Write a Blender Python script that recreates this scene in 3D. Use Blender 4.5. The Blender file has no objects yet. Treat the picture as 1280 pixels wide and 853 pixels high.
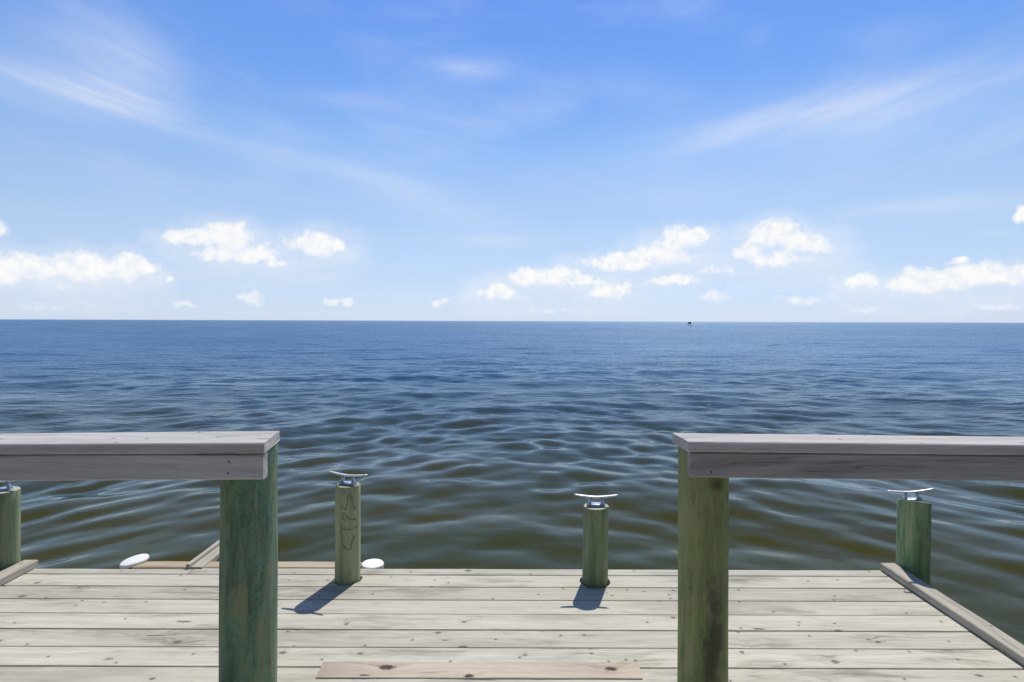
import bpy, bmesh, math, random
import numpy as np
from mathutils import Vector, Matrix
R = math.radians
rnd = random.Random(7)
sc = bpy.context.scene
COL = sc.collection
CAM_H = 1.459          # camera above the deck boards (deck top is z = 0)
WATER_Z = -1.0
SUN_EL, SUN_AZ = 57.4, 19.0   # azimuth measured from +Y towards +X

# ------------------------------------------------------------------ node helpers
class NT:
    def __init__(self, tree): self.t = tree; self.n = tree.nodes; self.l = tree.links
    def node(self, typ, **kw):
        n = self.n.new(typ)
        for k, v in kw.items(): setattr(n, k, v)
        return n
    def put(self, sock, v):
        if isinstance(v, bpy.types.NodeSocket): self.l.new(v, sock)
        elif v is not None:
            if isinstance(v, (tuple, list)) and len(v) == 3 and sock.type == 'RGBA': v = (*v, 1)
            sock.default_value = v
    def m(self, op, a, b=None, c=None, clamp=False):
        n = self.node('ShaderNodeMath', operation=op, use_clamp=clamp)
        for s, v in zip(n.inputs, (a, b, c)):
            if v is not None: self.put(s, v)
        return n.outputs[0]
    def vm(self, op, a, b=None, c=None):
        n = self.node('ShaderNodeVectorMath', operation=op)
        for s, v in zip(n.inputs, (a, b, c)):
            if v is not None: self.put(s, v)
        return n.outputs['Value'] if op in ('DOT_PRODUCT', 'LENGTH', 'DISTANCE') else n.outputs['Vector']
    def ss(self, x, lo, hi, a=0.0, b=1.0):
        n = self.node('ShaderNodeMapRange', interpolation_type='SMOOTHSTEP')
        self.put(n.inputs[0], x); 
        for i, v in enumerate((lo, hi, a, b)): self.put(n.inputs[i + 1], v)
        return n.outputs[0]
    def lin(self, x, lo, hi, a=0.0, b=1.0):
        n = self.node('ShaderNodeMapRange')
        self.put(n.inputs[0], x)
        for i, v in enumerate((lo, hi, a, b)): self.put(n.inputs[i + 1], v)
        return n.outputs[0]
    def mix(self, f, a, b, blend='MIX'):
        n = self.node('ShaderNodeMix', data_type='RGBA', blend_type=blend)
        self.put(n.inputs[0], f); self.put(n.inputs[6], a); self.put(n.inputs[7], b)
        return n.outputs[2]
    def noise(self, vec, scale, detail=4, rough=.55, dist=0, out=0):
        n = self.node('ShaderNodeTexNoise')
        if vec is not None: self.put(n.inputs['Vector'], vec)
        self.put(n.inputs['Scale'], scale); n.inputs['Detail'].default_value = detail
        n.inputs['Roughness'].default_value = rough; n.inputs['Distortion'].default_value = dist
        return n.outputs[out]
    def sep(self, v):
        n = self.node('ShaderNodeSeparateXYZ'); self.put(n.inputs[0], v); return n.outputs
    def comb(self, x, y, z):
        n = self.node('ShaderNodeCombineXYZ')
        for s, v in zip(n.inputs, (x, y, z)): self.put(s, v)
        return n.outputs[0]
    def ramp(self, f, stops):
        n = self.node('ShaderNodeValToRGB'); self.put(n.inputs[0], f)
        e = n.color_ramp.elements
        while len(e) < len(stops): e.new(.5)
        for el, (p, c) in zip(e, stops): el.position = p; el.color = (*c, 1)
        return n.outputs[0]

def new_mat(name):
    m = bpy.data.materials.new(name); m.use_nodes = True
    g = NT(m.node_tree); bs = g.n['Principled BSDF']
    return m, g, bs

def bump(g, bs, h, strength=.3, dist=.01):
    n = g.node('ShaderNodeBump'); n.inputs['Strength'].default_value = strength
    n.inputs['Distance'].default_value = dist; g.put(n.inputs['Height'], h)
    g.l.new(n.outputs[0], bs.inputs['Normal'])

# ------------------------------------------------------------------ materials
def wood_mat(name, pale, mid, dark, stain, stain_amt=.5, knots=.6, nails=True, rough=.8, fine=1.0, grey=0.0, spots=(), ends=None):
    """weathered softwood, grain along local X; every board (mesh island) gets its own offset"""
    m, g, bs = new_mat(name)
    tc = g.node('ShaderNodeTexCoord').outputs['Object']
    ri = g.node('ShaderNodeNewGeometry').outputs['Random Per Island']
    off = g.comb(g.m('MULTIPLY', ri, 37.0), g.m('MULTIPLY', ri, 11.0), g.m('MULTIPLY', ri, 5.0))
    p = g.vm('ADD', tc, off)
    x, y, z = g.sep(p)
    yz = g.m('ADD', y, z)
    # knots
    kv = g.comb(g.m('MULTIPLY', x, 1.5), g.m('MULTIPLY', yz, 7.0), 0.0)
    vo = g.node('ShaderNodeTexVoronoi', voronoi_dimensions='2D'); vo.inputs['Scale'].default_value = 1.0
    g.put(vo.inputs['Vector'], kv)
    kr = g.sep(vo.outputs['Color'])[0]; ks = g.sep(vo.outputs['Color'])[1]
    kdx, kdy, _ = g.sep(g.vm('SUBTRACT', kv, vo.outputs['Position']))
    kwob = g.m('MULTIPLY', g.m('SUBTRACT', g.noise(p, 45, 3, .6), .5), .022)
    d = g.vm('LENGTH', g.comb(g.m('DIVIDE', kdx, 1.5 * 1.7), g.m('DIVIDE', kdy, 7.0), 0.0))      # metres
    dn = g.m('ADD', d, kwob)
    edge = g.node('ShaderNodeTexVoronoi', voronoi_dimensions='2D', feature='DISTANCE_TO_EDGE'); edge.inputs['Scale'].default_value = 1.0
    g.put(edge.inputs['Vector'], kv)
    keep = g.m('MULTIPLY', g.ss(kr, 1 - knots * .55, 1 - knots * .55 + .02), g.ss(edge.outputs['Distance'], .0, .08))
    size = g.lin(ks, 0, 1, .005, .017)
    knot = g.m('MULTIPLY', g.m('SUBTRACT', 1.0, g.ss(g.m('DIVIDE', dn, size), .35, 1.1)), keep)
    halo = g.m('MULTIPLY', g.m('SUBTRACT', 1.0, g.ss(dn, .0, .055)), keep)
    if spots:      # particular knots, measured in metres on the board
        ox_, oy_, _ = g.sep(tc); sk = sh = None
        for (sx, sy, ra, rb) in spots:
            sd = g.vm('LENGTH', g.comb(g.m('DIVIDE', g.m('SUBTRACT', ox_, sx), ra), g.m('DIVIDE', g.m('SUBTRACT', oy_, sy), rb), 0.0))
            sd = g.m('ADD', sd, g.m('MULTIPLY', kwob, 42.0))
            a_ = g.m('SUBTRACT', 1.0, g.ss(sd, .55, 1.15)); b_ = g.m('SUBTRACT', 1.0, g.ss(sd, .6, 4.0))
            sk = a_ if sk is None else g.m('MAXIMUM', sk, a_); sh = b_ if sh is None else g.m('MAXIMUM', sh, b_)
        knot = g.m('MAXIMUM', knot, sk); halo = g.m('MAXIMUM', halo, sh)
    # grain
    warp = g.m('MULTIPLY', g.m('SUBTRACT', g.noise(g.comb(g.m('MULTIPLY', x, 1.6), g.m('MULTIPLY', yz, 5), z), 1.0, 3), .5), .10)
    gy = g.m('ADD', g.m('ADD', yz, warp), g.m('MULTIPLY', halo, .022))
    gv = g.comb(g.m('MULTIPLY', x, 1.3), g.m('MULTIPLY', gy, 42.0 * fine), g.m('MULTIPLY', z, 3))
    grain = g.noise(gv, 1.0, 6, .62)
    fv = g.comb(g.m('MULTIPLY', x, 7), g.m('MULTIPLY', gy, 260.0 * fine), 0.0)
    fib = g.noise(fv, 1.0, 3, .6)
    stv = g.comb(g.m('MULTIPLY', x, 1.7), g.m('MULTIPLY', gy, 9.0), 0.3)
    st = g.noise(stv, 1.0, 5, .65)
    blot = g.noise(g.comb(g.m('MULTIPLY', x, .9), g.m('MULTIPLY', yz, 2.6), 0.0), 1.0, 4, .6)
    col = g.mix(g.ss(grain, .36, .68), mid, pale)
    col = g.mix(g.m('MULTIPLY', g.ss(st, .5, .74), stain_amt), col, stain)
    col = g.mix(g.m('MULTIPLY', g.ss(blot, .48, .72), stain_amt * .6), col, stain)
    # dark drying checks: thin long lines where the grain noise crosses a level
    chk = g.m('ABSOLUTE', g.m('SUBTRACT', grain, .40))
    chk = g.m('MULTIPLY', g.m('SUBTRACT', 1.0, g.ss(chk, .0, .022)), g.ss(st, .50, .62))
    col = g.mix(g.m('MULTIPLY', chk, .34), col, dark)
    col = g.mix(g.m('MULTIPLY', g.m('SUBTRACT', 1.0, g.ss(fib, .25, .50)), .36), col, dark)
    ring = g.m('ABSOLUTE', g.m('SUBTRACT', g.m('FRACT', g.m('MULTIPLY', dn, 140.0)), .5))
    col = g.mix(g.m('MULTIPLY', g.m('MULTIPLY', halo, g.m('SUBTRACT', 1.0, g.ss(ring, .05, .28))), .22), col, dark)
    col = g.mix(g.m('MULTIPLY', knot, .93 if name.startswith('newer') else .75), col, dark)
    if ends:       # greyer, more weathered towards one end
        col = g.mix(g.m('MULTIPLY', g.ss(g.m('ADD', g.sep(tc)[0], g.m('MULTIPLY', st, .3)), ends[0], ends[1]), .8), col, ends[2])
    tint = g.lin(ri, 0, 1, .86, 1.08)
    hs = g.node('ShaderNodeHueSaturation'); g.put(hs.inputs['Value'], tint)
    hs.inputs['Saturation'].default_value = 1 - grey; g.put(hs.inputs['Color'], col); col = hs.outputs[0]
    h = g.m('ADD', g.m('MULTIPLY', grain, .5), g.m('ADD', g.m('MULTIPLY', fib, .35), g.m('MULTIPLY', chk, -.6)))
    if nails:
        nv = g.node('ShaderNodeTexVoronoi', voronoi_dimensions='2D'); nv.inputs['Scale'].default_value = 1.0
        g.put(nv.inputs['Vector'], g.comb(g.m('MULTIPLY', x, 3.6), g.m('MULTIPLY', y, 13.0), 0.0))
        # true distance in metres needs the stretch undone: use the cell position
        dv = g.vm('SUBTRACT', g.comb(g.m('MULTIPLY', x, 3.6), g.m('MULTIPLY', y, 13.0), 0.0), nv.outputs['Position'])
        dx, dy, _ = g.sep(dv)
        nd = g.vm('LENGTH', g.comb(g.m('DIVIDE', dx, 3.6), g.m('DIVIDE', dy, 13.0), 0.0))
        up = g.ss(g.sep(g.node('ShaderNodeNewGeometry').outputs['True Normal'])[2], .8, .9)
        nk = g.m('MULTIPLY', g.ss(g.sep(nv.outputs['Color'])[2], .52, .54), up)
        nail = g.m('MULTIPLY', g.m('SUBTRACT', 1.0, g.ss(nd, .0034, .0058)), nk)
        rust = g.m('MULTIPLY', g.m('SUBTRACT', 1.0, g.ss(g.m('ADD', nd, g.m('MULTIPLY', g.m('SUBTRACT', fib, .5), .02)), .004, .016)), nk)
        col = g.mix(g.m('MULTIPLY', rust, .3), col, dark)
        col = g.mix(g.m('MULTIPLY', nail, .7), col, (.035, .03, .028))
        h = g.m('SUBTRACT', h, nail)
    g.put(bs.inputs['Base Color'], col)
    bs.inputs['Roughness'].default_value = rough
    bs.inputs['Specular IOR Level'].default_value = .25
    bump(g, bs, h, .55, .004)
    return m

def pile_mat(name, base, dark, streak, teal, smudge=None, rust=None, topc=((.50, .48, .38), (.36, .35, .26))):
    """preservative-treated round timber, grain along local Z"""
    m, g, bs = new_mat(name)
    tc = g.node('ShaderNodeTexCoord').outputs['Object']
    x, y, z = g.sep(tc)
    ang = g.m('ARCTAN2', y, x)
    ca = g.m('COSINE', ang); sa = g.m('SINE', ang)
    cyl = lambda fz, fr: g.comb(g.m('MULTIPLY', ca, fr), g.m('MULTIPLY', sa, fr), g.m('MULTIPLY', z, fz))
    n1 = g.noise(cyl(4.0, 1.9), 1.0, 7, .66, .4)
    n2 = g.noise(cyl(7, 34.0), 1.0, 4, .65)
    n3 = g.noise(cyl(11.0, 2.4), 1.0, 7, .70, .8)
    n6 = g.noise(cyl(26, 6), 1.0, 5, .7, .5)
    n4 = g.noise(cyl(2.6, 1.5), 1.3, 6, .66, .5)
    n5 = g.noise(tc, 55.0, 4, .7)
    col = g.mix(g.ss(n1, .25, .62), dark, base)
    col = g.mix(g.m('MULTIPLY', g.m('SUBTRACT', 1.0, g.ss(n6, .30, .52)), .6), col, dark)
    col = g.mix(g.m('MULTIPLY', g.ss(n3, .48, .62), .85), col, teal)
    col = g.mix(g.m('MULTIPLY', g.ss(n4, .50, .64), .7), col, streak)
    col = g.mix(g.m('MULTIPLY', g.m('SUBTRACT', 1.0, g.ss(n2, .30, .52)), .45), col, dark)
    col = g.mix(g.m('MULTIPLY', g.ss(n5, .52, .75), .22), col, streak)
    fl = g.m('ABSOLUTE', g.m('SUBTRACT', n1, .46))
    crack = g.m('MULTIPLY', g.m('SUBTRACT', 1.0, g.ss(fl, 0, .012)), g.ss(n3, .47, .6))
    col = g.mix(g.m('MULTIPLY', crack, .7), col, (.015, .016, .012))
    for (spot, c) in ((smudge, (.03, .032, .03)), (rust, (.05, .03, .014))):
        if spot:
            (a, zc, wa, hz) = spot
            dd = g.vm('LENGTH', g.comb(g.m('DIVIDE', g.m('SUBTRACT', ang, a), wa), g.m('DIVIDE', g.m('SUBTRACT', z, zc), hz), 0.0))
            dd = g.m('ADD', dd, g.m('MULTIPLY', g.m('SUBTRACT', n3, .5), 1.6))
            col = g.mix(g.m('MULTIPLY', g.m('SUBTRACT', 1.0, g.ss(dd, .2, 1.1)), .75), col, c)
    # sawn top: pale end grain with rings
    nz = g.sep(g.node('ShaderNodeNewGeometry').outputs['True Normal'])[2]
    rad = g.m('POWER', g.m('ADD', g.m('MULTIPLY', x, x), g.m('MULTIPLY', y, y)), .5)
    rings = g.m('SINE', g.m('MULTIPLY', g.m('ADD', rad, g.m('MULTIPLY', n5, .006)), 900.0))
    top = g.mix(g.lin(rings, -1, 1, .2, .8), topc[0], topc[1])
    col = g.mix(g.ss(nz, .6, .8), col, top)
    g.put(bs.inputs['Base Color'], col)
    bs.inputs['Roughness'].default_value = .82
    bs.inputs['Specular IOR Level'].default_value = .25
    h = g.m('ADD', g.m('MULTIPLY', n1, .5), g.m('ADD', g.m('MULTIPLY', n2, .30), g.m('MULTIPLY', crack, -.8)))
    bump(g, bs, g.m('ADD', h, g.m('MULTIPLY', n6, .4)), .5, .006)
    return m

def simple_mat(name, c, rough=.5, metal=0.0, var=.15, scale=30, bmp=.15):
    m, g, bs = new_mat(name)
    tc = g.node('ShaderNodeTexCoord').outputs['Object']
    n = g.noise(tc, scale, 5, .65)
    dk = tuple(v * (1 - var) for v in c); lt = tuple(min(1, v * (1 + var)) for v in c)
    g.put(bs.inputs['Base Color'], g.mix(g.ss(n, .3, .7), dk, lt))
    g.put(bs.inputs['Roughness'], g.lin(n, .2, .8, max(.03, rough - .1), min(1, rough + .1)))
    bs.inputs['Metallic'].default_value = metal
    bump(g, bs, n, bmp, .003)
    return m

M = {}
M['deck'] = wood_mat('weathered_deck_wood', (.59, .55, .452), (.485, .45, .365), (.10, .078, .058), (.265, .245, .185), .85, .9,
    spots=((1.392, 2.443, .020, .016), (1.18, 2.70, .034, .010), (1.675, 2.597, .013, .010), (-1.578, 2.75, .045, .010), (-1.643, 2.63, .055, .006), (-.658, 2.492, .017, .009),
           (-.227, 2.754, .013, .010), (-.791, 2.729, .011, .009), (.062, 2.484, .014, .008), (.495, 2.449, .010, .008), (.537, 3.03, .012, .007), (1.02, 2.51, .012, .012), (-.30, 2.60, .02, .006)))
M['curb'] = wood_mat('curb_wood', (0.502, 0.456, 0.376), (0.410, 0.365, 0.296), (0.114, 0.091, 0.068), (0.319, 0.285, 0.228), .45, .5)
M['rail'] = wood_mat('grey_rail_wood', (.59, .56, .53), (.46, .43, .405), (.09, .075, .07), (.32, .29, .28), .5, .25, rough=.75)
M['fascia_left'] = wood_mat('grey_fascia_wood', (.58, .545, .52), (.46, .43, .415), (.09, .075, .07), (.30, .27, .265), .6, .2, rough=.75)
M['fascia_right'] = wood_mat('darker_fascia_wood', (.44, .405, .39), (.33, .30, .29), (.08, .065, .06), (.24, .21, .205), .7, .2, rough=.75)
M['repair'] = wood_mat('newer_pinkish_wood', (.60, .52, .40), (.52, .43, .33), (.045, .022, .016), (.40, .32, .25), .6, .3, nails=False,
    spots=((-.518, 2.386, .042, .019), (-.172, 2.330, .024, .013), (.42, 2.380, .030, .017), (-.60, 2.332, .026, .006)), ends=(-.38, -.72, (.33, .265, .225)))
M['bumper'] = wood_mat('rough_sandy_timber', (0.554, 0.462, 0.330), (0.449, 0.356, 0.244), (0.132, 0.092, 0.059), (0.290, 0.224, 0.145), .6, .6, nails=False)
M['frame'] = wood_mat('dark_frame_wood', (.22, .20, .15), (.16, .15, .11), (.05, .045, .035), (.10, .11, .07), .6, .4, nails=False)
M['pile_teal'] = pile_mat('green_treated_pile', (.195, .275, .170), (.075, .115, .075), (.28, .285, .15), (.130, .260, .175))
M['pile_olive'] = pile_mat('olive_treated_pile', (0.287, 0.309, 0.132), (0.160, 0.178, 0.074), (0.361, 0.343, 0.161), (0.214, 0.286, 0.109),
                           smudge=(-1.45, .30, .5, .30), rust=(-1.35, .87, .42, .035))
M['post_pale'] = pile_mat('pale_green_post_wood', (0.373, 0.402, 0.238), (0.252, 0.279, 0.158), (0.423, 0.423, 0.264), (0.312, 0.382, 0.211), topc=((.36, .38, .25), (.27, .29, .18)))
M['post_green'] = pile_mat('mid_green_post_wood', (0.240, 0.289, 0.157), (0.140, 0.182, 0.093), (0.313, 0.313, 0.199), (0.197, 0.293, 0.163))
M['post_dark'] = pile_mat('dark_green_post_wood', (0.323, 0.408, 0.212), (0.153, 0.212, 0.102), (0.442, 0.459, 0.255), (0.221, 0.425, 0.204), topc=((.30, .33, .17), (.20, .24, .12)))
M['galv'] = simple_mat('shaded_galvanised_iron', (.46, .50, .58), .38, .85, .12, 60, .1)  # cleat foot and legs: shade and bluish reflection put into the metal colour
M['horn'] = simple_mat('sunlit_zinc_horn', (.74, .74, .72), .4, .25, .1, 60, .1)  # same cleat metal made paler, its sunlit look put into the colour
M['white'] = simple_mat('white_plastic', (.86, .84, .78), .45, 0, .05, 14, .05)
M['iron'] = simple_mat('black_iron', (.025, .023, .022), .6, .3, .3, 60, .05)
M['black'] = simple_mat('faded_marker_paint', (.21, .215, .125), .7, 0, .3, 60, .05)
M['steel_dark'] = simple_mat('dark_weathered_timber', (.085, .095, .105), .8, 0, .3, 5, .2)
M['board_dull'] = simple_mat('dull_sign_board', (.05, .065, .06), .6, 0, .2, 4, .05)

# ------------------------------------------------------------------ mesh helpers
def link(name, verts, faces, mat, parent=None, smooth=False):
    me = bpy.data.meshes.new(name); me.from_pydata([tuple(v) for v in verts], [], faces)
    bm = bmesh.new(); bm.from_mesh(me); bmesh.ops.recalc_face_normals(bm, faces=bm.faces); bm.to_mesh(me); bm.free()
    if smooth: me.polygons.foreach_set('use_smooth', [True] * len(me.polygons))
    me.materials.append(mat)
    o = bpy.data.objects.new(name, me); COL.objects.link(o)
    if parent: o.parent = parent
    return o

class MB:
    def __init__(self): self.v = []; self.f = []
    def loft(self, rings, cap=True):
        b = len(self.v); n = len(rings[0])
        for r in rings: self.v += [Vector(p) for p in r]
        for i in range(len(rings) - 1):
            for j in range(n):
                a, c = b + i * n + j, b + i * n + (j + 1) % n
                self.f.append((a, c, c + n, a + n))
        if cap:
            self.f.append(tuple(b + j for j in range(n))[::-1])
            self.f.append(tuple(b + (len(rings) - 1) * n + j for j in range(n)))
    def board(self, x0, x1, y0, y1, z0, z1, axis='X', ch=.004, wob=.0012, n=None, skew0=0, skew1=0, seed=None):
        """chamfered timber along X (or Y), slightly uneven edges; skew shifts the ends along with y"""
        rr = random.Random(seed if seed is not None else rnd.random())
        L = (x1 - x0) if axis == 'X' else (y1 - y0)
        n = n or max(3, int(L / .16))
        rings = []
        if axis == 'X': a0, a1, b0, b1 = x0, x1, y0, y1
        else: a0, a1, b0, b1 = y0, y1, x0, x1
        bow = rr.uniform(-1, 1) * wob * 1.5
        for i in range(n + 1):
            t = i / n; e = min(i, n - i)
            w0 = b0 + rr.uniform(-wob, wob) + bow * math.sin(t * 3.1); w1 = b1 + rr.uniform(-wob, wob) + bow * math.sin(t * 3.1)
            zt = z1 + rr.uniform(-wob, wob) * .6
            c = ch
            sec = [(w0 + c, z0), (w1 - c, z0), (w1, z0 + c), (w1, zt - c), (w1 - c, zt), (w0 + c, zt), (w0, zt - c), (w0, z0 + c)]
            ring = []
            for (bb, zz) in sec:
                u = (bb - b0) / (b1 - b0)
                aa0 = a0 + skew0 * u; aa1 = a1 + skew1 * u
                aa = aa0 + (aa1 - aa0) * t
                ring.append((aa, bb, zz) if axis == 'X' else (bb, aa, zz))
            rings.append(ring)
        self.loft(rings)
    def box(self, x0, x1, y0, y1, z0, z1):
        self.loft([[(x0, y0, z0), (x1, y0, z0), (x1, y1, z0), (x0, y1, z0)], [(x0, y0, z1), (x1, y0, z1), (x1, y1, z1), (x0, y1, z1)]])
    def tube(self, pts, rads, n=12):
        pts = [Vector(p) for p in pts]; rings = []
        for i, p in enumerate(pts):
            d = (pts[min(i + 1, len(pts) - 1)] - pts[max(i - 1, 0)]).normalized()
            s = d.cross(Vector((0, 0, 1)))
            if s.length < 1e-3: s = Vector((1, 0, 0))
            s.normalize(); u = s.cross(d)
            r = rads[i] if isinstance(rads, (list, tuple)) else rads
            ra, rb = r if isinstance(r, tuple) else (r, r)
            rings.append([p + s * math.cos(t * 2 * math.pi / n) * ra + u * math.sin(t * 2 * math.pi / n) * rb for t in range(n)])
        self.loft(rings)
    def build(self, name, mat, parent=None, smooth=False): return link(name, self.v, self.f, mat, parent, smooth)

def empty(name, loc, label, cat, group=None, rz=0):
    o = bpy.data.objects.new(name, None); COL.objects.link(o)
    o.location = loc; o.rotation_euler = (0, 0, rz); o.empty_display_size = .1
    o['label'] = label; o['category'] = cat
    if group: o['group'] = group
    return o

def pile_mesh(r0, r1, z0, z1, seed, slant=(0, 0), shape='round', segs=56, lean=(0, 0), rough=.012):
    """tapered timber pole about its own axis; 'square' gives a timber with broad chamfered corners"""
    rr = random.Random(seed); mb = MB(); rings = []
    ph = [rr.uniform(0, 6.28) for _ in range(8)]
    nz = max(8, int((z1 - z0) / .06))
    for i in range(nz + 3):
        t = min(1.0, i / nz)
        inset = 1.0 if i <= nz else (.985 if i == nz + 1 else .955)
        up = 0 if i <= nz else (.003 if i == nz + 1 else .0045)
        z = z0 + (z1 - z0) * t; r = r0 + (r1 - r0) * t
        ring = []
        for k in range(segs):
            a = 2 * math.pi * (k + .5) / segs
            w = 1 + rough * (math.sin(3 * a + ph[0] + z * 2.1) + .6 * math.sin(5 * a + ph[1] - z * 3) + .5 * math.sin(9 * a + ph[2] + z * 4) + .4 * math.sin(2 * a + ph[3] + z * 7))
            rad = r
            if shape == 'square':
                c, s = abs(math.cos(a)), abs(math.sin(a))
                rad = r * min(1 / max(c, s), 1.34 / (c + s))
                w = 1 + (w - 1) * .4
            rad *= w * inset
            px, py = rad * math.cos(a), rad * math.sin(a)
            zz = z + up
            if i >= nz: zz += slant[0] * px + slant[1] * py
            ring.append((px + lean[0] * z, py + lean[1] * z, zz))
        rings.append(ring)
    mb.loft(rings)
    return mb

# ------------------------------------------------------------------ dock
XL, XR = -2.786, 2.170          # inner faces of the two curbs
YE = 3.345                      # outer edge of the deck
GAP1, PITCH, SLOT = 3.263, .1446, .0064
CURB_W, CURB_H = .086, .043
TH = .038
dock = empty('dock', (0, 0, WATER_Z), 'weathered grey wooden dock with planks laid across, open to the water', 'dock')
def dpart(o): o.matrix_parent_inverse = Matrix.Translation((0, 0, -WATER_Z)); return o
mb = MB()
ox0, ox1 = XL - CURB_W + .004, XR + CURB_W - .004
mb.board(ox0, -1.862, GAP1 + SLOT / 2, YE - .012, -TH, 0)          # narrow ripped plank at the edge, two lengths
mb.board(-1.858, ox1, GAP1 + SLOT / 2, YE, -TH, 0)
for k in range(44):
    y1 = GAP1 - k * PITCH - SLOT / 2; y0 = y1 - PITCH + SLOT
    j = rnd.uniform(-.0005, .0005)
    mb.board(ox0 + rnd.uniform(-.004, .004), ox1 + rnd.uniform(-.004, .004), y0 + j, y1 + j, -TH, rnd.uniform(-.001, .001), ch=.0022, wob=.0006)
deck = mb.build('deck', M['deck'], dock); dpart(deck)

# mooring posts: x, y, r bottom, r top, top z, slant, shape, material, label, cleat turn, lean
POSTS = [
 (-.922, 3.208, .068, .066, .531, (.0, .0), 'square', 'post_pale', 'square chamfered mooring post with black hand-painted marks and a cleat on top', -17, (0, 0)),
 (.470, 3.193, .074, .070, .419, (.02, .0), 'round', 'post_green', 'smooth round mooring post without markings, standing alone through the middle of the deck edge', -2, (.012, 0)),
 (-2.962, 3.31, .083, .081, .461, (0, 0), 'round', 'post_green', 'round green mooring post outside the left curb, cut off by the picture edge', 8, (0, 0)),
 (2.352, 3.33, .085, .083, .409, (-.13, -.2), 'round', 'post_dark', 'thickest, dark green mooring post with slanted top, standing outside the right curb', -13, (.012, 0)),
]
RAILPOSTS = [(-.990, 2.150, .1045, .099, 'pile_teal'), (.724, 2.150, .0925, .0905, 'pile_olive')]

# holes where posts come up through the planks
cutters = []
for (x, y, r, *_r) in [POSTS[0], POSTS[1]] + RAILPOSTS:
    sq = (x == -.922)
    c = pile_mesh(r + .011, r + .011, -.3, .2, 1, shape='square' if sq else 'round', segs=40, rough=.006)
    c = c.build('hole_cutter', M['black']); c.location = (x, y, 0); cutters.append(c)
    md = deck.modifiers.new('hole', 'BOOLEAN'); md.operation = 'DIFFERENCE'; md.object = c; md.solver = 'EXACT'
bpy.context.view_layer.update()
dg = bpy.context.evaluated_depsgraph_get()
newme = bpy.data.meshes.new_from_object(deck.evaluated_get(dg))
deck.modifiers.clear(); deck.data = newme; newme.name = 'deck'
while len(newme.materials) > 1: newme.materials.pop()
newme.polygons.foreach_set('material_index', [0] * len(newme.polygons))
for c in cutters: bpy.data.objects.remove(c, do_unlink=True)

def dock_board(name, mat, *a, **k):
    b = MB(); b.board(*a, **k); return dpart(b.build(name, mat, dock))
# curbs lie on the planks along both sides (built along X, turned to run along Y so the grain follows)
for (xi, xo, yend) in ((XL, XL - CURB_W, 3.352), (XR + CURB_W, XR, 3.345)):
    b = MB(); b.board(-3.0, yend, -max(xi, xo), -min(xi, xo), .0015, CURB_H, ch=.004, wob=.0015)
    o = b.build('curb', M['curb'], dock); dpart(o); o.rotation_euler = (0, 0, R(90))
# frame below
for i, (ya, yb) in enumerate(((YE - .075, YE - .037), (1.2, 1.238), (-.9, -.862), (-2.95, -2.912))):
    dock_board('stringer', M['frame'], ox0 + .03, ox1 - .03, ya, yb, -.28, -TH - .002)
for i in range(9):
    x = -2.66 + i * .59
    if any(abs(x - px) < .15 for px in (-.922, -.985)): x -= .16
    if any(abs(x - px) < .13 for px in (.47, .716)): x += .17
    b = MB(); b.board(-2.9, YE - .09, -x - .019, -x + .019, -.22, -TH - .002, n=6)
    o = b.build('joist', M['frame'], dock); dpart(o); o.rotation_euler = (0, 0, R(90))
# piles that carry the frame
for (x, y) in ((-2.5, 1.33), (0, 1.33), (1.9, 1.33), (-2.5, -.8), (0, -.8), (1.9, -.8), (-2.5, 3.13), (1.75, 3.13)):
    o = pile_mesh(.10, .10, -2.2, -.285 if y > 3 else -.285, x * 7 + y).build('piling', M['pile_olive'], dock, True)
    dpart(o); o.location = (x, y, 0)
# replacement length let into the near planks, a few millimetres proud
rp = dock_board('repair_board', M['repair'], -.795, .537, 2.318, 2.428, -.030, .0045, ch=.002, skew0=-.004, skew1=.006, seed=4)
rp['label'] = 'newer pinkish board with dark knots let into the grey planks'
# rough timber outside the edge between the two white-capped piles
bt = dock_board('bumper_timber', M['bumper'], -2.23, -.90, YE + .001, YE + .088, -.16, .004, ch=.006, wob=.004)
bt['label'] = 'rough sandy brown timber along the outer edge of the dock'
# narrow arm jutting out over the water: flat board with an upright one along its left side
arm = MB()
arm.board(3.336, 4.03, 1.812, 1.882, -.020, .010, ch=.003)
arm.board(3.336, 4.05, 1.883, 1.907, -.055, .026, ch=.003)
ao = arm.build('jutting_arm', M['curb'], dock); dpart(ao); ao.rotation_euler = (0, 0, R(90))
ao['label'] = 'narrow pale timber arm reaching out over the water'

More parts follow.
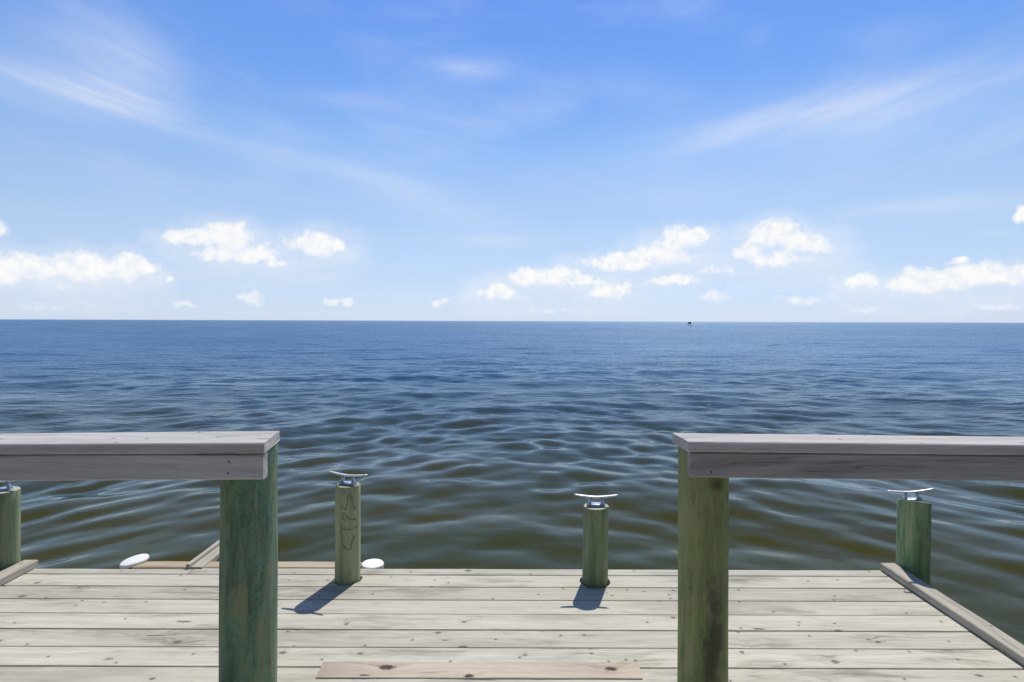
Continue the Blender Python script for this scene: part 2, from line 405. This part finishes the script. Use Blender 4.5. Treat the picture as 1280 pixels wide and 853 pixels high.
# ------------------------------------------------------------------ railings
def railing(loc, label, xa, xb, capf, capb, beamf, post, chamfer_side, zt, slot):
    """cap board on the flat, face board below its front edge, one round post; xa..xb along the rail
    capf / capb: y of the front / back edge at xa and at xb"""
    root = empty('railing', loc, label, 'railing', 'wooden railings on the dock')
    L = Vector(loc)
    z1, z0 = zt, zt - .037
    # outline of the cap, seen from above, clipped corner at the end by the post
    (fa, fb), (ba, bb) = capf, capb
    n = 26; rr = random.Random(int(abs(xa * 100)))
    mb = MB(); rings = []
    for i in range(n + 1):
        t = i / n
        f = fa + (fb - fa) * t; b = ba + (bb - ba) * t
        x = xa + (xb - xa) * t
        f += rr.uniform(-.001, .001); b += rr.uniform(-.001, .001); c = .004
        sec = [(f + c, z0), (b - c, z0), (b, z0 + c), (b, z1 - c), (b - c, z1), (f + c, z1), (f, z1 - c), (f, z0 + c)]
        ring = []
        for (yy, zz) in sec:
            u = (yy - f) / (b - f)
            xx = x
            if chamfer_side == 'b' and i == n: xx = x - .028 * max(0, (u - .86) / .14) - .012 * u
            if chamfer_side == 'a' and i == 0: xx = x - .012 * u
            ring.append((xx - L.x, yy - L.y, zz - L.z))
        rings.append(ring)
    mb.loft(rings)
    cap = mb.build('cap_board', M['rail'], root)
    if slot:   # drying split in the end grain
        sx, sy = slot
        md = cap.modifiers.new('s', 'BOOLEAN'); md.operation = 'DIFFERENCE'; md.solver = 'EXACT'
        cm = MB(); cm.box(sx - .03 - L.x, sx + .05 - L.x, sy - L.y, sy + .0045 - L.y, z0 - .01 - L.z, z1 + .01 - L.z)
        co = cm.build('split_cutter', M['rail'], root); md.object = co
        bpy.context.view_layer.update()
        me = bpy.data.meshes.new_from_object(cap.evaluated_get(bpy.context.evaluated_depsgraph_get()))
        cap.modifiers.clear(); cap.data = me; me.name = 'cap_board'; bpy.data.objects.remove(co, do_unlink=True)
    (ga, gb) = beamf
    mb = MB(); rings = []
    x0, x1 = (xa, xb - .006) if chamfer_side == 'b' else (xa + .010, xb)
    zt2, zb2 = z0 - .0035, z0 - .0035 - .089
    for i in range(n + 1):
        t = i / n; f = ga + (gb - ga) * t + rr.uniform(-.0008, .0008); x = x0 + (x1 - x0) * t; b = f + .037; c = .004
        sec = [(f + c, zb2), (b - c, zb2), (b, zb2 + c), (b, zt2 - c), (b - c, zt2), (f + c, zt2), (f, zt2 - c), (f, zb2 + c)]
        rings.append([(x - L.x, yy - L.y, zz - L.z) for (yy, zz) in sec])
    mb.loft(rings)
    mb.build('face_board', M['fascia_left' if chamfer_side == 'b' else 'fascia_right'], root)
    # nails through the face board into the post
    px, py, r0, r1, mat = post
    mb = MB()
    for (dx, dz) in ((-.012, -.028), (-.014, -.070)) if chamfer_side == 'b' else ((-.02, -.072),):
        f = ga + (gb - ga) * ((px + dx - xa) / (xb - xa))
        q = Vector((px + dx + .012, f, z0 + dz)) - L
        mb = MB(); mb.tube([q + Vector((0, -.0012, 0)), q + Vector((0, .01, 0))], .0032, 8)
        mb.build('nail_head', M['iron'], root)
    o = pile_mesh(r0, r1, -2.2, z0 - .001, px * 9, rough=.016).build('post', M[mat], root, True)
    o.location = (px - L.x, py - L.y, -L.z); o.data.polygons.foreach_set('use_smooth', [abs(p.normal.z) < .6 for p in o.data.polygons])
    # far end post of the rail, outside the picture
    fx = xa + .25 if chamfer_side == 'b' else xb - .11
    fy = (ga if chamfer_side == 'b' else gb) + .037 + r0
    o = pile_mesh(r0, r1, -2.2, z0 - .001, px * 9 + 1, rough=.010).build('post', M[mat], root, True)
    o.location = (fx - L.x, fy - L.y, -L.z); o.data.polygons.foreach_set('use_smooth', [abs(p.normal.z) < .6 for p in o.data.polygons])
    return root
railing((-.985, 2.150, 0), 'grey railing on a dark teal green round post, left of the gap', -2.75, -.865,
        (1.925, 1.99), (2.085, 2.217), (1.930, 1.996), RAILPOSTS[0], 'b', 1.029, (-.89, 2.062))
railing((.724, 2.150, 0), 'grey railing on an olive brown round post with black smudge, right of the gap', .632, 2.215,
        (2.035, 1.985), (2.196, 2.135), (2.040, 1.990), RAILPOSTS[1], 'a', 1.029, None)

# ------------------------------------------------------------------ mooring posts with cleats
def cleat(parent, z, rz, tilt=0):
    base = MB()
    # foot plate, rounded ends
    def slab(hw, hl, za, zb, k=28, p=3.0):
        rg = []
        for (zz, s) in ((za, 1.0), (zb - .002, .97), (zb, .90)):
            rg.append([(math.copysign(abs(math.cos(a)) ** (2 / p), math.cos(a)) * hl * s, math.copysign(abs(math.sin(a)) ** (2 / p), math.sin(a)) * hw * s, zz)
                       for a in [2 * math.pi * (i + .5) / k for i in range(k)]])
        base.loft(rg)
    slab(.026, .053, .0, .009)
    for s in (-1, 1):
        base.tube([(s * .040, 0, .006), (s * .034, 0, .018), (s * .030, 0, .030), (s * .029, 0, .046)], [(.020, .013), (.014, .010), (.0115, .009), (.013, .010)], 14)
    c = base.build('cleat', M['galv'], parent, True)
    horn = MB(); pts = []; rd = []
    for i in range(21):
        u = -1 + i / 10
        pts.append((u * .123, 0, .0485 + .0135 * abs(u) ** 1.7))
        w = 1 - abs(u) ** 3 * .45
        rd.append((.0105 * w, .0062 * w) if 0 < i < 20 else (.004, .003))
    horn.tube(pts, rd, 14)
    horn.build('horn', M['horn'], c, True)
    c.location = (0, 0, z); c.rotation_euler = (0, tilt, rz)
    return c

for i, (x, y, r0, r1, zt, sl, shape, mat, lab, cz, lean) in enumerate(POSTS):
    root = empty('mooring_post', (x, y, 0), lab, 'mooring post', 'mooring posts with cleats along the dock edge')
    o = pile_mesh(r0 + .004, r1, -2.2, zt, i + 20, sl, shape, lean=lean, rough=.010).build('pile', M[mat], root, True)
    me = o.data; me.polygons.foreach_set('use_smooth', [abs(p.normal.z) < .6 for p in me.polygons])
    c = cleat(root, zt + .005, R(cz), math.atan(-sl[0]) * -1 if i == 3 else 0)
    c.location.x = lean[0] * zt
    if i == 3: c.location = (lean[0] * zt - .012, 0, zt + .008); c.rotation_euler = (0, R(-7), R(cz))
    if i == 0:
        # hand-painted marks: strokes as thin ribbons lying on the front face (s across, z up)
        S = [[(275,600),(262,640),(250,690),(240,735),(222,738),(200,720),(175,695),(155,680),(160,650),(165,620),(157,590),(150,560),(147,525),(145,490),(140,455)],
             [(145,505),(170,517),(200,525),(250,523),(303,520)],
             [(165,352),(185,355),(200,378),(215,400),(250,428),(292,440)],
             [(165,352),(162,378),(168,405),(190,445)],
             [(152,276),(164,292),(180,310),(195,310),(205,295),(214,250),(216,200),(214,150)],
             [(236,150),(243,190),(252,225),(262,265),(270,300),(281,342)],
             [(140,300),(150,312)]]
        mk = MB()
        def on_face(px, py):   # 384 x 853 drawing of the front face -> metres
            s = (px - 183) / 128 * .068
            z = zt - (py - 95) / 8.53 * .00442 * 1.02
            return s, z
        for st in S:
            P = [Vector(on_face(*q)) for q in st]
            Q = []
            for a, b in zip(P[:-1], P[1:]):
                for k in range(3): Q.append(a.lerp(b, k / 3))
            Q.append(P[-1])
            L_, R_ = [], []
            for k, q in enumerate(Q):
                d = (Q[min(k + 1, len(Q) - 1)] - Q[max(k - 1, 0)]).normalized(); nrm = Vector((-d.y, d.x))
                wv = .0055 * (.75 + .35 * math.sin(k * 1.7 + len(Q))) * (.6 if k in (0, len(Q) - 1) else 1)
                L_.append(q + nrm * wv); R_.append(q - nrm * wv)
            b0 = len(mk.v)
            for a, c_ in zip(L_, R_):
                for q in (a, c_):
                    rr = .0675 if q.x < .024 else .0675 - (q.x - .024) * .9
                    mk.v.append(Vector((q.x, -rr - .0042, q.y)))
            for k in range(len(Q) - 1): mk.f.append((b0 + 2 * k, b0 + 2 * k + 1, b0 + 2 * k + 3, b0 + 2 * k + 2))
        pm = mk.build('painted_mark', M['black'], root)
        sw = pm.modifiers.new('wrap', 'SHRINKWRAP'); sw.target = o; sw.wrap_method = 'PROJECT'; sw.use_project_y = True
        sw.use_negative_direction = True; sw.use_positive_direction = True; sw.offset = .0012

# ------------------------------------------------------------------ white-capped fender piles just outside the edge
for i, (x, y, r, tilt, lab) in enumerate(((-2.272, 3.428, .074, (R(4), R(-9)), 'white-capped pile with tilted cap, at the left end of the sandy brown edge timber'),
                                          (-.838, 3.44, .065, (R(1), R(1)), 'white-capped pile with level cap, partly behind the marked square mooring post'))):
    root = empty('fender_pile', (x, y, WATER_Z), lab, 'pile', 'white-capped piles outside the dock edge')
    o = pile_mesh(r * .93, r * .93, -1.2, .955 + (.012 if i == 0 else 0), 50 + i).build('pile', M['post_green'], root, True)
    cp = MB(); rg = []
    sk = -.016 if i == 0 else -.034
    for (rr, zz) in ((r * 1.0, sk), (r * 1.03, sk + .002), (r * 1.02, -.004), (r * 1.0, -.001), (r * .965, .0015), (r * .9, .003), (r * .6, .0055), (r * .25, .007), (.002, .0072)):
        rg.append([(rr * math.cos(a), rr * math.sin(a), zz) for a in [2 * math.pi * k / 48 for k in range(48)]])
    cp.loft(rg)
    c = cp.build('cap', M['white'], root, True); c.location = (0, 0, .99 + (.022 if i == 0 else 0)); c.rotation_euler = (tilt[0], tilt[1], 0)

# ------------------------------------------------------------------ far channel marker
mk = empty('channel_marker', (99.2, 318, WATER_Z), 'tiny dark platform on two legs standing in the water near the horizon', 'channel marker'); mk.scale = (.9, .9, .88)
b = MB(); b.box(-.95, .95, -.8, .8, 1.35, 1.6); b.box(-.8, .8, -.65, .65, 1.6, 2.25); b.build('platform', M['steel_dark'], mk)
for sx in (-.72, .72):
    b = MB(); b.tube([(sx, 0, -2.0), (sx, 0, 1.35)], [.17, .15], 10); b.build('leg', M['steel_dark'], mk)
b = MB(); b.box(-.55, .55, -.72, -.66, 1.7, 2.55); b.build('board', M['board_dull'], mk)

# ------------------------------------------------------------------ water
def build_water():
    F = 569.0; H = CAM_H - WATER_Z
    r_near = np.concatenate([np.linspace(.3, 2.6, 14), ])
    inv = np.concatenate([np.arange(F * H / 2.75, 60, -.85), np.arange(60, 5.0, -.45)])
    r_mid = F * H / inv
    r_far = np.geomspace(r_mid[-1] * 1.03, 30000, 70)
    rad = np.concatenate([r_near, r_mid, r_far])
    a_front = np.linspace(-58, 58, 1040); a_back = np.linspace(58, 302, 150)[1:-1]
    ang = np.radians(np.concatenate([a_front, a_back]))
    na, nr = len(ang), len(rad)
    A, D = np.meshgrid(ang, rad)
    X = D * np.sin(A); Y = D * np.cos(A)
    dr = np.gradient(rad)[:, None] * np.ones((1, na))
    dA = np.gradient(ang)[None, :] * D
    # wave crests bend round the dock: a smooth warp of the coordinate across the crests
    a_, b_ = .80, 3.0
    Yw = Y + a_ * (np.sqrt(X * X + b_ * b_) - b_) * np.exp(-np.clip(Y - 3, 0, None) / 9)
    rng = np.random.default_rng(11)
    Z = np.zeros_like(X); lost = np.zeros_like(X); DX = np.zeros_like(X); DY = np.zeros_like(X)
    N = 160
    lam = np.exp(rng.uniform(math.log(.24), math.log(4.0), N))
    # the groups: patches of stronger and weaker chop
    N2 = 40; lam = np.concatenate([lam, np.exp(rng.uniform(math.log(2.5), math.log(9), N2))])
    for i in range(N + N2):
        l = lam[i]
        spread = .40 if l > 1.0 else .6
        th = rng.normal(0.04, spread)
        k = 2 * math.pi / l
        kx, ky = k * math.sin(th), -k * math.cos(th)
        s = SLOPE * math.sqrt(2 / N) * (1.25 * math.exp(-(math.log(l / .82) / .6) ** 2) + .46)
        if i >= N: s = .05 * math.sqrt(2 / N2); th = rng.normal(0, .55); kx, ky = k * math.sin(th), -k * math.cos(th)
        amp = s / k
        step = np.maximum(dr, dA * .7)
        w = np.clip((l / step - 1.7) / 2.2, 0, 1)
        ph = kx * X + ky * Yw + rng.uniform(0, 6.283)
        # long slow envelope keeps the crests from running on for ever
        e = .75 + .5 * np.sin(X * rng.uniform(.12, .4) + Yw * rng.uniform(-.3, .3) + rng.uniform(0, 6.28))
        Z += w * amp * e * np.sin(ph)
        DX -= .8 * w * amp * e * np.cos(ph) * math.sin(th); DY += .8 * w * amp * e * np.cos(ph) * math.cos(th)
        lost += (1 - w * w) * s * s * .5 * e * e
    calm = np.clip((D - 3.0) / 9.0, .28, 1)
    V = np.stack([X + DX * calm, Y + DY * calm, WATER_Z + Z * calm], -1).reshape(-1, 3).astype(np.float32)
    V = np.concatenate([V, np.array([[0, 0, WATER_Z]], np.float32)])
    idx = np.arange(na * nr).reshape(nr, na)
    nxt = np.roll(idx, -1, axis=1)
    quads = np.stack([idx[:-1], nxt[:-1], nxt[1:], idx[1:]], -1).reshape(-1, 4)[:, ::-1]
    tris = np.stack([np.full(na, na * nr), nxt[0], idx[0]], -1)[:, ::-1]
    tris = tris[:, [0, 2, 1]] if False else tris
    me = bpy.data.meshes.new('water')
    me.vertices.add(len(V)); me.vertices.foreach_set('co', V.ravel())
    loops = np.concatenate([quads.ravel(), tris.ravel()]).astype(np.int32)
    me.loops.add(len(loops)); me.loops.foreach_set('vertex_index', loops)
    starts = np.concatenate([np.arange(len(quads)) * 4, len(quads) * 4 + np.arange(len(tris)) * 3]).astype(np.int32)
    me.polygons.add(len(starts)); me.polygons.foreach_set('loop_start', starts)
    me.update(calc_edges=True)
    me.polygons.foreach_set('use_smooth', np.ones(len(starts), bool))
    at = me.attributes.new('lost_slope', 'FLOAT', 'POINT')
    at.data.foreach_set('value', np.append(np.sqrt(lost).ravel(), 0).astype(np.float32))
    me.validate(); me.update()
    o = bpy.data.objects.new('water', me); COL.objects.link(o); o['kind'] = 'structure'
    # normals must face up
    if me.polygons[len(quads) // 3].normal.z < 0: me.flip_normals()
    m, g, bs = new_mat('bay_water'); me.materials.append(m)
    tc = g.node('ShaderNodeTexCoord').outputs['Object']
    x, y, z = g.sep(tc)
    ls = g.node('ShaderNodeAttribute', attribute_name='lost_slope').outputs['Fac']
    blot = g.noise(g.comb(g.m('MULTIPLY', x, .12), g.m('MULTIPLY', y, .3), 0.0), 1.0, 3)
    g.put(bs.inputs['Base Color'], g.mix(g.ss(blot, .35, .65), (.052, .049, .0055), (.040, .045, .008)))
    far = g.ss(g.m('LOGARITHM', g.m('MAXIMUM', y, 1.0), 10.0), .84, 1.75)      # olive water near; further out the blue of reflected sky is put into the colour
    cb = bs.inputs['Base Color'].links[0].from_socket
    g.put(bs.inputs['Base Color'], g.mix(far, cb, (.024, .090, .200)))
    # small ripples near, coarser chop where the mesh no longer carries it
    r1 = g.noise(g.comb(g.m('MULTIPLY', x, 2.2), g.m('MULTIPLY', y, 5.0), 0.0), 1.0, 4, .55)
    r2 = g.noise(g.comb(g.m('MULTIPLY', x, .30), g.m('MULTIPLY', y, 1.0), 3.0), 1.0, 4, .6)
    gust = g.noise(g.comb(g.m('MULTIPLY', x, .02), g.m('MULTIPLY', y, .035), 7.0), 1.0, 4, .65)
    b1 = g.node('ShaderNodeBump'); b1.inputs['Distance'].default_value = .02
    g.put(b1.inputs['Strength'], .2); g.put(b1.inputs['Height'], r1)
    b2 = g.node('ShaderNodeBump'); b2.inputs['Distance'].default_value = .36
    g.put(b2.inputs['Strength'], g.m('MULTIPLY', g.m('MULTIPLY', ls, 7.0, clamp=True), g.lin(gust, .3, .7, .45, 1.0)))
    g.put(b2.inputs['Height'], r2)
    r3 = g.noise(g.comb(g.m('MULTIPLY', x, .10), g.m('MULTIPLY', y, .22), 9.0), 1.0, 6, .62)
    b3 = g.node('ShaderNodeBump'); b3.inputs['Distance'].default_value = .55
    g.put(b3.inputs['Strength'], g.m('MULTIPLY', ls, 6.0, clamp=True)); g.put(b3.inputs['Height'], r3)
    g.l.new(b1.outputs[0], b2.inputs['Normal']); g.l.new(b2.outputs[0], b3.inputs['Normal']); 
    # murky body (diffuse) under a reflecting surface, as seen through a polarising filter: weak from above, strong at a glance
    nrm = b3.outputs[0]
    lw = g.node('ShaderNodeLayerWeight'); lw.inputs['Blend'].default_value = .5; g.l.new(nrm, lw.inputs['Normal'])
    F = g.m('MULTIPLY', g.m('POWER', lw.outputs['Facing'], 6.0), g.m('SUBTRACT', 1.05, g.m('MULTIPLY', ls, 4.0)), clamp=True)
    dif = g.node('ShaderNodeBsdfDiffuse'); g.put(dif.inputs['Color'], bs.inputs['Base Color'].links[0].from_socket); g.l.new(nrm, dif.inputs['Normal'])
    glo = g.node('ShaderNodeBsdfGlossy'); glo.inputs['Color'].default_value = (.76, .89, 1.0, 1); g.l.new(nrm, glo.inputs['Normal'])
    g.put(glo.inputs['Roughness'], g.m('ADD', .03, g.m('MULTIPLY', ls, 1.7)))
    mx = g.node('ShaderNodeMixShader'); g.put(mx.inputs[0], F); g.l.new(dif.outputs[0], mx.inputs[1]); g.l.new(glo.outputs[0], mx.inputs[2])
    g.l.new(mx.outputs[0], g.n['Material Output'].inputs['Surface'])
    return o
SLOPE = .165
build_water()

# ------------------------------------------------------------------ sky: Nishita air with procedural clouds by direction (azimuth, elevation)
PUFFS=[(-40.63,3.75,1.92,1.17,0.00),(-41.90,2.95,1.35,0.93,0.20),(-36.70,3.85,2.43,1.21,0.00),(-33.91,4.13,1.58,1.22,0.10),(-38.22,2.50,3.93,0.56,0.62),(-41.99,6.70,0.72,0.62,0.60),(-29.61,7.18,1.70,0.72,0.15),(-26.66,7.18,2.18,1.23,0.00),(-26.08,5.93,3.70,0.96,0.10),(-23.83,6.12,0.85,0.71,0.15),(-23.01,5.36,1.42,0.36,0.40),(-18.94,7.02,2.37,1.19,0.05),(-17.05,7.10,0.83,0.60,0.30),(-30.09,1.33,1.30,0.39,0.65),(-24.43,2.01,1.26,0.63,0.50),(-17.78,1.89,0.90,0.45,0.55),(-16.23,1.99,0.76,0.45,0.55),(-31.40,3.50,0.51,0.25,0.55),(-6.98,1.93,0.96,0.48,0.60),(-1.21,2.77,2.09,0.73,0.25),(3.22,4.30,3.54,0.88,0.10),(10.98,5.67,3.61,0.94,0.00),(15.41,6.50,2.75,1.30,0.00),(16.97,7.82,2.11,1.06,0.00),(15.56,4.03,2.74,0.53,0.40),(9.81,2.92,2.21,0.87,0.25),(6.42,3.97,4.79,0.64,0.55),(24.43,7.62,2.10,1.26,0.00),(26.85,6.91,2.24,1.15,0.00),(22.53,6.25,1.57,1.07,0.10),(25.23,5.70,3.19,0.83,0.20),(20.09,4.85,2.93,0.51,0.60),(31.58,3.35,1.39,0.82,0.20),(35.55,2.95,2.37,0.95,0.00),(35.65,3.86,1.30,0.59,0.00),(37.72,3.26,1.93,0.79,0.30),(39.92,3.60,2.49,0.76,0.10),(38.03,4.76,0.73,0.34,0.40),(41.90,8.07,0.52,0.62,0.40),(36.70,2.01,3.47,0.46,0.62),(19.37,2.30,2.51,0.59,0.68),(27.17,1.91,2.30,0.54,0.68),(40.16,1.07,2.37,0.38,0.62),(31.75,1.22,2.53,0.38,0.70),(-38.72,0.98,3.33,0.33,0.72),(4.02,1.09,4.01,0.40,0.72)]
WISPS=[(-37.89,17.57,6.25,1.47,-4.4,0.90),(-33.52,19.65,3.39,2.58,12.0,0.45),(-37.22,21.29,5.45,3.44,7.6,0.25),(-24.39,15.30,10.04,0.98,-8.9,0.28),(-10.21,12.39,9.21,1.89,-18.5,0.42),(-4.01,23.83,3.51,0.80,-3.8,0.55),(-16.00,20.39,5.11,0.76,2.7,0.22),(-13.04,18.42,3.37,0.93,-7.2,0.22),(21.78,17.50,9.51,1.73,5.0,0.50),(33.97,18.12,8.92,1.70,4.3,0.60),(12.60,21.44,5.88,2.02,-12.5,0.20),(33.38,22.91,3.52,1.11,-4.6,0.20),(23.21,24.79,1.29,0.99,7.9,0.15),(37.09,9.27,6.68,0.75,-1.0,0.65),(-1.61,8.02,4.02,0.72,1.8,0.40),(40.61,6.84,1.16,0.32,-1.8,0.40),(30.20,7.66,3.41,0.39,-7.1,0.20),(15.84,12.72,13.85,1.98,-6.1,0.12)]
w = bpy.data.worlds.new('World'); sc.world = w; w.use_nodes = True
g = NT(w.node_tree); bg = g.n['Background']
sky = g.node('ShaderNodeTexSky', sky_type='NISHITA'); sky.sun_disc = False
sky.sun_elevation = R(SUN_EL); sky.sun_rotation = R(SUN_AZ)
sky.altitude = 0; sky.air_density = 1.0; sky.dust_density = 0.0; sky.ozone_density = 4.0
SKY_STRENGTH = .1
dirv = g.node('ShaderNodeTexCoord').outputs['Generated']
dx, dy, dz = g.sep(dirv)
DEG = 180 / math.pi
u = g.m('MULTIPLY', g.m('ARCTAN2', dx, dy), DEG); v = g.m('MULTIPLY', g.m('ARCSINE', dz), DEG)
p = g.comb(u, v, 1.0)
# cumulus
nb = g.noise(dirv, 30.0, 6, .58, 0, 1)
wrp = g.vm('MULTIPLY', g.vm('SUBTRACT', nb, (.5, .5, .5)), (2.8, 1.9, 0.0))
pw = g.vm('ADD', p, wrp)
def puffs(pos, sel, k=1.2):
    acc = None
    for (cx, cy, rx, ry, o) in sel:
        rx *= k; ry *= k * 1.12
        q = g.vm('MULTIPLY_ADD', pos, (1 / rx, 1 / ry, 0.0), (-cx / rx, -cy / ry, o * 1.2))
        d = g.vm('DOT_PRODUCT', q, q)
        acc = d if acc is None else g.m('SMOOTH_MIN', acc, d, .45)
    return acc
acc = puffs(pw, PUFFS)
acc_up = puffs(g.vm('ADD', pw, (0.0, .75, 0.0)), [q for q in PUFFS if q[4] <= .3])
under = g.ss(g.m('SUBTRACT', acc, acc_up), -.3, 1.0)          # 0 on the sunlit tops, 1 on the undersides
det = g.noise(dirv, 70.0, 5, .55)
f = g.m('ADD', g.m('SUBTRACT', 1.25, acc), g.m('MULTIPLY', g.m('SUBTRACT', det, .5), 1.15))
cum = g.m('MULTIPLY', g.ss(f, -.08, g.lin(under, 0, 1, .98, 2.0)), g.lin(under, 0, 1, .97, .42))
lowh = g.noise(g.comb(g.m('MULTIPLY', u, .12), g.m('MULTIPLY', v, .45), 4.0), 1.0, 5, .6)
veil = g.m('MULTIPLY', g.m('SUBTRACT', 1.0, g.ss(acc_up, .1, 5.0)), g.lin(lowh, .3, .7, .22, .58))
cum = g.m('MAXIMUM', cum, veil)
cum = g.m('MULTIPLY', cum, g.ss(v, .2, 3.2, .5, 1.0))
# cirrus: stretched noise inside soft elongated patches
cir = None
for (cx, cy, L, wd, a, s) in WISPS:
    ca, sa = math.cos(R(a)), math.sin(R(a))
    q = g.vm('SUBTRACT', p, (cx, cy, 1.0))
    qq = g.comb(g.vm('DOT_PRODUCT', q, (ca / L, sa / L, 0.0)), g.vm('DOT_PRODUCT', q, (-sa / wd, ca / wd, 0.0)), 0.0)
    e = g.m('MULTIPLY', g.m('POWER', 2.718, g.m('MULTIPLY', g.vm('DOT_PRODUCT', qq, qq), -1.0)), s)
    cir = e if cir is None else g.m('ADD', cir, e)
vc = g.m('SUBTRACT', v, g.m('MULTIPLY', g.m('MULTIPLY', u, u), .0036))      # high streaks fan out
cn = g.noise(g.comb(g.m('MULTIPLY', u, .06), g.m('MULTIPLY', vc, .42), 2.0), 1.0, 6, .56, .5)
cn2 = g.noise(g.comb(g.m('MULTIPLY', u, .05), g.m('MULTIPLY', vc, .16), 6.0), 1.0, 5, .55, .4)
cirrus = g.m('MULTIPLY', cir, g.m('ADD', .34, g.m('MULTIPLY', g.ss(cn, .28, .72), .66)))
cirrus = g.m('ADD', cirrus, g.m('MULTIPLY', g.ss(cn2, .45, .8), g.m('MULTIPLY', g.ss(v, 4, 14), .30)))
cirrus = g.m('MULTIPLY', cirrus, .72, clamp=True)
# the photographed air: deeper blue overhead, milky near the sea
sc_col = g.vm('SCALE', sky.outputs[0]); sc_col.node.inputs['Scale'].default_value = SKY_STRENGTH
GRADE = [(0, .66, .82, 1.36), (1.6, .766, .83, 1.20), (4, .97, .91, 1.08), (8.2, 1.27, 1.10, 1.10), (12, 1.38, 1.21, 1.18),
         (15.9, 1.28, 1.27, 1.31), (23, .95, 1.16, 1.45), (29.5, .93, 1.15, 1.54), (42, .85, .98, 1.2), (60, .9, .95, 1.05)]
grade = g.ramp(g.m('DIVIDE', v, 60.0, clamp=True), [(e / 60, (r_ / 1.6, g_ / 1.6, b_ / 1.6)) for (e, r_, g_, b_) in GRADE])
left = g.lin(u, -45.0, 5.0, 1.14, 1.0)
back = g.lin(dy, -.6, .1, .35, 1.0)      # unseen sky behind the camera dimmed on purpose, to weaken the fill light
col = g.vm('MULTIPLY', sc_col, g.vm('MULTIPLY', grade, (1.6, 1.6, 1.6)))
col = g.vm('MULTIPLY', col, g.comb(g.m('MULTIPLY', back, left), g.m('MULTIPLY', back, left), g.m('MULTIPLY', back, left)))
col = g.mix(cirrus, col, (.80, .84, .95))
ctone = g.mix(g.m('MULTIPLY', under, .8), g.mix(g.ss(det, .3, .65), (.86, .89, .945), (.99, .985, .975)), (.76, .81, .91))
col = g.mix(cum, col, ctone)
g.put(bg.inputs['Color'], g.vm('DIVIDE', col, (SKY_STRENGTH,) * 3)); bg.inputs['Strength'].default_value = SKY_STRENGTH
w.cycles.sampling_method = 'MANUAL'; w.cycles.sample_map_resolution = 512

# ------------------------------------------------------------------ sun
sl = bpy.data.lights.new('sun', 'SUN'); so = bpy.data.objects.new('sun', sl); COL.objects.link(so)
sl.energy = 4.0; sl.angle = R(.55); sl.color = (1, .965, .90)
d = Vector((math.sin(R(SUN_AZ)) * math.cos(R(SUN_EL)), math.cos(R(SUN_AZ)) * math.cos(R(SUN_EL)), math.sin(R(SUN_EL))))
so.rotation_euler = d.to_track_quat('Z', 'Y').to_euler(); so.location = (3, 6, 9)

# ------------------------------------------------------------------ camera
cd = bpy.data.cameras.new('camera'); cam = bpy.data.objects.new('camera', cd); COL.objects.link(cam)
cd.sensor_width = 36; cd.lens = 20; cd.shift_y = -25.1 / 1280; cd.clip_end = 60000; cd.clip_start = .05
cam.location = (0, 0, CAM_H); cam.rotation_euler = (R(90), R(0), 0)
cam.rotation_euler = (Matrix.Rotation(R(90), 4, 'X') @ Matrix.Rotation(R(.188), 4, 'Z')).to_euler()
sc.camera = cam
vs = sc.view_settings; vs.view_transform = 'Standard'; vs.look = 'None'; vs.exposure = 0; vs.gamma = 1; vs.use_curve_mapping = False
sc.cycles.max_bounces = 6; sc.cycles.use_denoising = True
